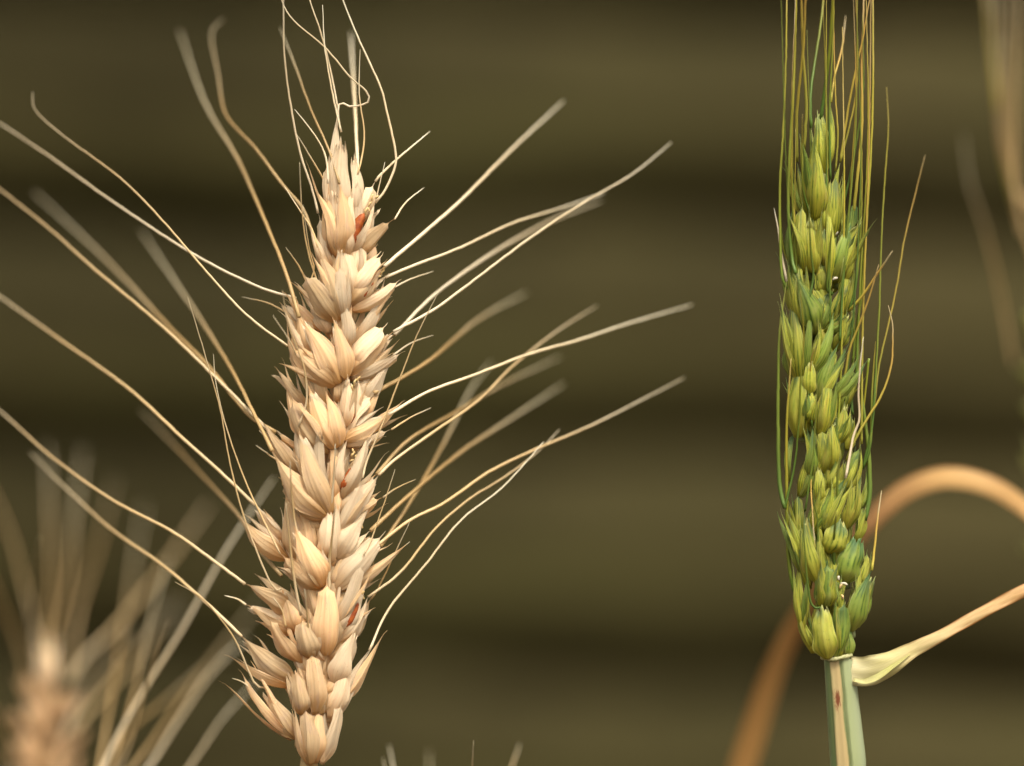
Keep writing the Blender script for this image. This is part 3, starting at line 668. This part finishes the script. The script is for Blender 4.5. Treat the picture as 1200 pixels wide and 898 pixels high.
g1 = P(990, 1000, 0)
green = empty("wheat_ear", (g1[0], g1[1], 0), "green unripe wheat ear standing sharp on the right, dry leaf at its neck", "wheat ear")
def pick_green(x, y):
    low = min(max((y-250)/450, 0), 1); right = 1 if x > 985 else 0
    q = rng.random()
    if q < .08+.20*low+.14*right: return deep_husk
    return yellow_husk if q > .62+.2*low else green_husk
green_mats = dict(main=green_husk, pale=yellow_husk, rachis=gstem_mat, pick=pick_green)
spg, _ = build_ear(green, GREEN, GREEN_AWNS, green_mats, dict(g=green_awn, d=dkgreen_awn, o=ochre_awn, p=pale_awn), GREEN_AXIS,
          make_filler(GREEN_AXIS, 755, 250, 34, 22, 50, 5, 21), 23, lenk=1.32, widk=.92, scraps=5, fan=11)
V, F, U = tube(catmull([P(*p) for p in GREEN_AXIS[2:]], 60), px(7), px(4), 14, .22, prof=lambda f: px(5+9*math.sin(math.pi*min(max(f*1.12-.05, 0.02), .98))**.7))
mesh_obj("rachis", V, F, green_husk, green, U)
for (x, y, d, L, ang, m) in [(976,328,22,6,20,white_anther),(985,684,20,8,-10,white_anther),(984,690,20,6,60,anther_mat),(986,697,19,5,-70,anther_mat),(983,680,21,5,90,white_anther),(963,538,24,4,60,white_anther),(979,276,10,5,60,white_anther)]:
    s = min(spg, key=lambda q: math.hypot(q[0][0]-x, q[0][1]-y))[1]
    anther(s, P(x, y, d), L, R(ang), m, 1.6)

# stem wrapped by its sheath: green inner edge, straw strip with a rusty lesion, pale grey-green outer sheath
def sheath_mat():
    m, nt = new_mat("sheath"); g = G(nt)
    uv = g.n('ShaderNodeUVMap').outputs[0]; sep = g.n('ShaderNodeSeparateXYZ'); g.l(uv, sep.inputs[0])
    u, v = sep.outputs[0], sep.outputs[1]
    nz = g.noise(g.scalevec(uv, (120, 5, 1)), 1.0, 4, .6); st = g.noise(g.scalevec(uv, (60, 70, 1)), 1.0, 4, .65)
    vv = g.math('ADD', v, g.math('MULTIPLY', g.math('SUBTRACT', nz, .5), .16))
    c = g.ramp(vv, [(0.0, (.27, .33, .18)), (.14, (.06, .13, .04)), (.25, (.09, .15, .045)), (.31, (.46, .34, .17)), (.45, (.42, .29, .14)), (.49, (.07, .11, .03)), (.57, (.25, .31, .16)), (.8, (.27, .33, .22)), (1, (.22, .28, .16))], 'LINEAR')
    c = g.mix(g.math('MULTIPLY', st, .5), c, (.31, .34, .17))
    vm = g.n('ShaderNodeVectorMath', operation='DISTANCE'); mp = g.scalevec(uv, (150.0, 4.6, 1)); g.l(mp, vm.inputs[0]); vm.inputs[1].default_value = (150*LES_U, 4.6*.36, 0)
    sp_ = g.math('ADD', vm.outputs['Value'], g.math('MULTIPLY', g.math('SUBTRACT', g.noise(g.scalevec(uv, (420, 14, 1)), 1.0, 3, .7), .5), 1.0))
    c = g.mix(g.ramp(sp_, [(.12, .95), (.42, 0.0)]), c, (.15, .035, .01))
    pb = g.n('ShaderNodeBsdfPrincipled'); g.l(c, pb.inputs['Base Color']); pb.inputs['Roughness'].default_value = .5
    bump = g.n('ShaderNodeBump'); bump.inputs['Strength'].default_value = .4; bump.inputs['Distance'].default_value = .0001; g.l(st, bump.inputs['Height']); g.l(bump.outputs[0], pb.inputs['Normal'])
    out = g.n('ShaderNodeOutputMaterial'); g.l(pb.outputs[0], out.inputs[0]); return m
def build_sheath():
    global LES_U
    top = 772; zs = [P(0, y, 0)[2] for y in (top, 818)]; total = zs[0]+.01; LES_U = (zs[0]-zs[1])/total
    mat = sheath_mat(); rows, cols = 160, 28; V, U, F = [], [], []
    cx0 = P(991, 800, 0)[0]
    for i in range(rows+1):
        q = (i/rows)**2.2; z = zs[0]-total*q
        ypx = 449-(z-ZC)/S
        rr = px(17.5+3.5*min(max((ypx-772)/110, 0), 1)) if ypx < 1000 else px(21)
        cx = P(983+9*min(max((ypx-772)/100, 0), 1.2), 800, 0)[0]
        for j in range(cols+1):
            v = j/cols; t = math.pi + math.pi*v                    # front half, left to right
            fold = 1 + .10*math.exp(-((v-.29)/.03)**2) - .16*math.exp(-((v-.49)/.03)**2) + .06*math.exp(-((v-.55)/.03)**2)
            V.append((cx+rr*math.cos(t)*fold, rr*.95*math.sin(t)*fold, z+px(3.2)*math.sin(v*11+1)*max(0, 1-i/6))); U.append((q, v))
    for i in range(rows+1):
        q = (i/rows)**2.2; z = zs[0]-total*q; ypx = 449-(z-ZC)/S
        rr = px(17.5+3.5*min(max((ypx-772)/110, 0), 1)) if ypx < 1000 else px(21)
        cx = P(983+9*min(max((ypx-772)/100, 0), 1.2), 800, 0)[0]
        for j in range(cols+1):
            t = 2*math.pi - math.pi*j/cols
            V.append((cx+rr*math.cos(t), -rr*.72*math.sin(t), z) if 0 < j < cols else (cx+rr*math.cos(t), 0, z)); U.append((q, 1-j/cols*.3))
    N = (rows+1)*(cols+1)
    for i in range(rows):
        for j in range(cols):
            p = i*(cols+1)+j; F.append((p, p+1, p+cols+2, p+cols+1)); F.append((N+p+cols+1, N+p+cols+2, N+p+1, N+p))
    return mesh_obj("sheath", V, F, mat, green, U)
build_sheath()
V, F, U = tube(catmull([P(963, 770, 8), P(975, 773, 18), P(985, 771, 20), P(998, 768, 12)], 16), px(2.6), px(2.2), 8, .5)
mesh_obj("collar", V, F, flat_mat("collar", (.50, .50, .28), .5, .2, c2=(.36, .38, .18)), green, U)

def ribbon(name, pts, widths, depthw, mat, parent, cup=.22, thick=1.2, n=70, twist=None, wav=.0, m_=12):
    """curved leaf blade with thickness. pts photo px + depth; widths px; depthw: how much the width leans into depth"""
    path = catmull([P(*p) for p in pts], n); T = np.gradient(path, axis=0); T /= np.linalg.norm(T, axis=1)[:, None]
    ws = np.interp(np.linspace(0, 1, n), np.linspace(0, 1, len(widths)), widths)
    V, U = [], []
    tw = np.interp(np.linspace(0, 1, n), np.linspace(0, 1, len(twist)), twist) if twist else np.zeros(n)
    for side in (0, 1):
        for i in range(n):
            b = np.cross(T[i], np.array([0, 1.0, 0])); b /= np.linalg.norm(b); c = np.cross(b, T[i])
            a = R(tw[i]); s = b*math.cos(a)+c*math.sin(a); nn = -b*math.sin(a)+c*math.cos(a)
            for j in range(m_+1):
                v = j/m_*2-1
                k = cup*px(ws[i])*(v*v) + px(thick)*(.5-side)*(1-.8*v*v) + wav*px(ws[i])*math.sin(i*.35+2*v)*abs(v)
                V.append(path[i]+s*px(ws[i])*.5*v+nn*k); U.append((i/(n-1), j/m_))
    N = n*(m_+1); F = []
    for i in range(n-1):
        for j in range(m_):
            p = i*(m_+1)+j; F.append((p, p+1, p+m_+2, p+m_+1)); F.append((N+p, N+p+m_+1, N+p+m_+2, N+p+1))
        for j in (0, m_):
            p = i*(m_+1)+j; q = p+m_+1; F.append((p, q, N+q, N+p))
    for j in range(m_):
        F.append((j, N+j, N+j+1, j+1)); p = (n-1)*(m_+1)+j; F.append((p, p+1, N+p+1, N+p))
    return mesh_obj(name, V, F, mat, parent, U)

def leaf_mat(name, stops, edge, edge_amt):
    m, nt = new_mat(name); g = G(nt)
    uv = g.n('ShaderNodeUVMap').outputs[0]; sep = g.n('ShaderNodeSeparateXYZ'); g.l(uv, sep.inputs[0])
    st = g.noise(g.scalevec(uv, (4, 40, 1)), 1.0, 4, .6); bl = g.noise(g.scalevec(uv, (9, 3, 1)), 1.0, 3, .6)
    f = g.math('ADD', sep.outputs[0], g.math('MULTIPLY', g.math('SUBTRACT', bl, .5), .2))
    c = g.ramp(f, stops, 'LINEAR')
    e = g.math('ABSOLUTE', g.math('SUBTRACT', sep.outputs[1], .5))
    e = g.math('ADD', e, g.math('MULTIPLY', g.math('SUBTRACT', bl, .5), .2))
    em = g.math('MULTIPLY', g.ramp(e, [(.34, 0.0), (.46, 1.0)]), g.ramp(sep.outputs[0], [(.12, 0.0), (.4, edge_amt)]))
    c = g.mix(em, c, edge)
    sk = g.ramp(g.noise(g.scalevec(uv, (14, 22, 1)), 1.0, 3, .6), [(.52, 0.0), (.62, 1.0)])
    c = g.mix(g.math('MULTIPLY', sk, g.ramp(sep.outputs[0], [(.15, 0.0), (.4, .6)])), c, edge)
    hs = g.n('ShaderNodeHueSaturation'); g.l(c, hs.inputs['Color']); g.l(g.math('MULTIPLY_ADD', st, .7, .65), hs.inputs['Value']); c = hs.outputs[0]
    bump = g.n('ShaderNodeBump'); bump.inputs['Strength'].default_value = .5; bump.inputs['Distance'].default_value = .00015; g.l(st, bump.inputs['Height'])
    pb = g.n('ShaderNodeBsdfPrincipled'); g.l(c, pb.inputs['Base Color']); pb.inputs['Roughness'].default_value = .4; g.l(bump.outputs[0], pb.inputs['Normal'])
    tr = g.n('ShaderNodeBsdfTranslucent'); g.l(c, tr.inputs[0]); mx = g.n('ShaderNodeMixShader'); mx.inputs[0].default_value = .3
    g.l(pb.outputs[0], mx.inputs[1]); g.l(tr.outputs[0], mx.inputs[2])
    out = g.n('ShaderNodeOutputMaterial'); g.l(mx.outputs[0], out.inputs[0]); return m
flag = leaf_mat("flag_leaf", [(0, (.62, .58, .36)), (.12, (.56, .52, .24)), (.3, (.62, .50, .26)), (.6, (.60, .38, .17)), (1, (.55, .33, .14))], (.36, .17, .05), 1.0)
ribbon("leaf", [(996,786,12),(1015,787,14),(1040,779,12),(1065,764,8),(1100,746,4),(1150,718,-4),(1200,692,-10),(1260,665,-20),(1330,650,-50)],
       [33, 36, 26, 18, 15, 14, 14, 15, 15, 15, 14, 13, 12, 10, 8], 0, flag, green, cup=.10, twist=[0, 5, 15, 25, 20, 15, 10, 20, 30], wav=.11, thick=1.2, n=110)
# folded lower lip of the leaf base
ribbon("leaf_lip", [(1000,797,15),(1014,799,20),(1030,793,20),(1048,780,16),(1066,767,10)], [5, 8, 8, 5, 2], 0,
       leaf_mat("leaf_lip", [(0, (.60, .58, .30)), (.6, (.48, .48, .16)), (1, (.5, .46, .18))], (.5, .5, .2), .2), green, cup=-.2, twist=[30, 35, 40, 30, 20], thick=1.6, n=30, wav=.05)

# ---------------- dry arching leaf behind the green ear
gx = P(840, 1100, -520)
dryl = empty("dry_leaf", (gx[0], gx[1], 0), "long dry orange brown leaf arching out of focus behind the green ear", "leaf")
dry = leaf_mat("dry_leaf", [(0, (.38, .21, .07)), (.45, (.44, .25, .085)), (.62, (.60, .34, .15)), (.75, (.78, .52, .22)), (1, (.66, .40, .18))], (.4, .2, .08), .4)
ribbon("blade", [(845,1010,-620),(862,930,-610),(886,850,-590),(910,780,-560),(940,720,-520),(985,655,-450),(1020,612,-400),(1060,576,-370),(1105,560,-350),(1150,566,-340),(1190,587,-340),(1230,625,-350),(1260,690,-380)],
       [28, 31, 35, 33, 30, 25, 22, 23, 27, 28, 24, 18, 8], 0, dry, dryl, cup=.03, twist=[35, 20, 5, -10, -20, 0, 25, 35, 20, 5, 0, 20, 40], thick=2)
stem_to_ground(dryl, [(835,1100,-600),(845,1008,-620)], .0014, .0012, straw)

# ---------------- out of focus ears
def generic_ear(name, label, top, bottom, d, mats, awn_list, awnmats, seed, n=16, W=24, group=None, big=1.0):
    """an ear from bottom px to top px at depth d (px behind), with its own spikelets"""
    r = random.Random(seed)
    gp = P(bottom[0], bottom[1]+40, d)
    root = empty(name, (gp[0], gp[1], 0), label, "wheat ear", group)
    ax = [(bottom[0]+(top[0]-bottom[0])*q, bottom[1]+(top[1]-bottom[1])*q, d) for q in (0, .5, 1)]
    stem_to_ground(root, [(bottom[0], bottom[1]+90, d), (bottom[0], bottom[1]+20, d)]+ax, .0015, .0009, mats['rachis'])
    sp = []
    for i in range(n):
        q = i/n; side = -1 if i % 2 else 1; x = bottom[0]+(top[0]-bottom[0])*q; y = bottom[1]+(top[1]-bottom[1])*q
        hs = []
        sz = (1-.35*q*q)*big
        for k, (aa, dd) in enumerate(((-60, -18), (-35, 14), (0, 24), (35, 14), (60, -18))):
            ang = aa*.35 + side*34*sz + r.gauss(0, 5)
            ln = 64*sz*(.9+.2*r.random()); tx = x+math.sin(R(ang))*ln; ty = y-math.cos(R(ang))*ln
            hs.append(('LG'[r.random() < .35], x+side*5, y, d+dd*.3, tx, ty, d+dd, W*big*(.8+.3*r.random()), aa*.8))
        sp.append(((x, y, d), hs))
    hs = [('L', top[0]+a*.2, top[1], d+4, top[0]+a, top[1]-58, d+b, W*.8, a*3, 1) for a, b in ((-9, 0), (0, 8), (9, -4), (3, -10))]
    sp.append(((top[0], top[1], d), hs))
    spl, tips = build_ear(root, sp, [], mats, awnmats, None, [], seed, scraps=0)
    for pts, d1, rr, mk in awn_list:
        bx, by = pts[-1]; s = min(tips, key=lambda t_: math.hypot(t_[0][0]-bx, t_[0][1]-by))
        dist = math.hypot(s[0][0]-bx, s[0][1]-by)
        awn(pts, s[3], d1, rr, awnmats[mk], s[2], end=s[1] if dist < 30 else None)
    return root
fa = dict(p=pale_awn, t=tan_awn, b=brown_awn, m=tan_awn)
generic_ear("wheat_ear", "blurred straw coloured wheat ear rising out of the bottom left corner", (57, 812), (44, 1160), -720, dict(main=far_tan, pale=cream_husk, rachis=straw), [
  ([(-25,545),(10,620),(32,700),(40,780)], -700, 2.53, 't'), ([(-45,600),(-5,690),(25,770),(30,820)], -600, 2.53, 'b'),
  ([(46,628),(40,680),(38,740),(44,790)], -250, 1.68, 'p'), ([(56,520),(58,600),(60,680),(58,770)], -850, 2.86, 'b'),
  ([(98,525),(88,600),(78,690),(68,780)], -900, 2.86, 'b'), ([(135,560),(115,640),(92,720),(76,800)], -1000, 2.86, 'b'),
  ([(245,590),(195,660),(140,730),(100,770),(80,800)], -900, 3.37, 't'), ([(160,735),(130,775),(95,820),(80,860)], -620, 3.03, 'p'),
  ([(-40,790),(-10,830),(15,870),(25,900)], -600, 2.53, 'b'), ([(215,700),(150,780),(90,850),(70,890)], -1000, 3.03, 't'),
  ([(-50,860),(-20,890),(12,930)], -500, 2.53, 't')], fa, 31, n=18, W=19, big=1.02)
generic_ear("wheat_ear", "wheat ear below the bottom edge, its blurred awns fanning up beside the corner ear", (105, 1010), (95, 1330), -250, dict(main=tan_glume, pale=cream_husk, rachis=straw), [
  ([(321,560),(265,645),(215,735),(165,815),(125,890),(108,950)], -300, 3.03, 'p'), ([(200,650),(178,720),(160,800),(140,870),(118,950)], -520, 2.53, 'b'),
  ([(198,725),(180,775),(166,825),(150,880),(120,965)], -150, 1.68, 't'), ([(290,745),(245,790),(205,850),(170,905),(120,980)], -560, 2.86, 'p'),
  ([(300,800),(262,840),(228,890),(190,940),(130,990)], -420, 2.19, 'p'), ([(255,770),(195,820),(150,860),(115,960)], -700, 2.86, 'b'),
  ([(170,590),(150,700),(130,820),(112,950)], -1000, 2.86, 'b'), ([(310,700),(235,790),(170,880),(120,960)], -900, 3.03, 'b')], fa, 37, n=10, W=26)
generic_ear("wheat_ear", "wheat ear below the frame, short awn tips poking up right of the ripe ear", (515, 1120), (510, 1430), -120, dict(main=tan_glume, pale=cream_husk, rachis=straw), [
  ([(449,888),(455,930),(475,1000),(500,1070)], -160, 1.51, 'p'), ([(456,873),(465,920),(485,1000),(508,1075)], -210, 1.93, 'p'), ([(555,868),(551,920),(535,1000),(520,1070)], -20, 1.43, 't'), ([(609,872),(596,910),(565,1000),(528,1070)], -240, 2.19, 't'), ([(503,880),(505,960),(510,1065)], -420, 2.02, 'b')], fa, 41, n=8, W=26)
generic_ear("wheat_ear", "blurred green wheat ear with brown awns cut by the right edge", (1236, 330), (1262, 700), -640, dict(main=far_green, pale=far_green, rachis=gstem_mat), [
  ([(1158,-90),(1158,0),(1163,80),(1175,180),(1198,275)], -640, 2.86, 'b'), ([(1166,-90),(1167,0),(1168,90),(1180,200),(1202,272)], -620, 3.03, 'b'),
  ([(1180,-90),(1178,20),(1176,110),(1186,210),(1206,272)], -600, 3.20, 'b'), ([(1190,-80),(1188,10),(1184,120),(1190,220),(1210,280)], -640, 2.86, 'b'),
  ([(1150,-60),(1160,40),(1172,140),(1184,220),(1190,300)], -600, 2.86, 'g'), ([(1129,158),(1137,215),(1155,270),(1172,340),(1190,430)], -640, 2.70, 'b'),
  ([(1198,-80),(1196,40),(1190,140),(1192,230),(1204,300)], -580, 2.86, 't'), ([(1176,40),(1172,110),(1174,160),(1192,240),(1200,300)], -560, 3.71, 'b')],
  dict(fa, g=green_awn), 43, n=14, W=26)
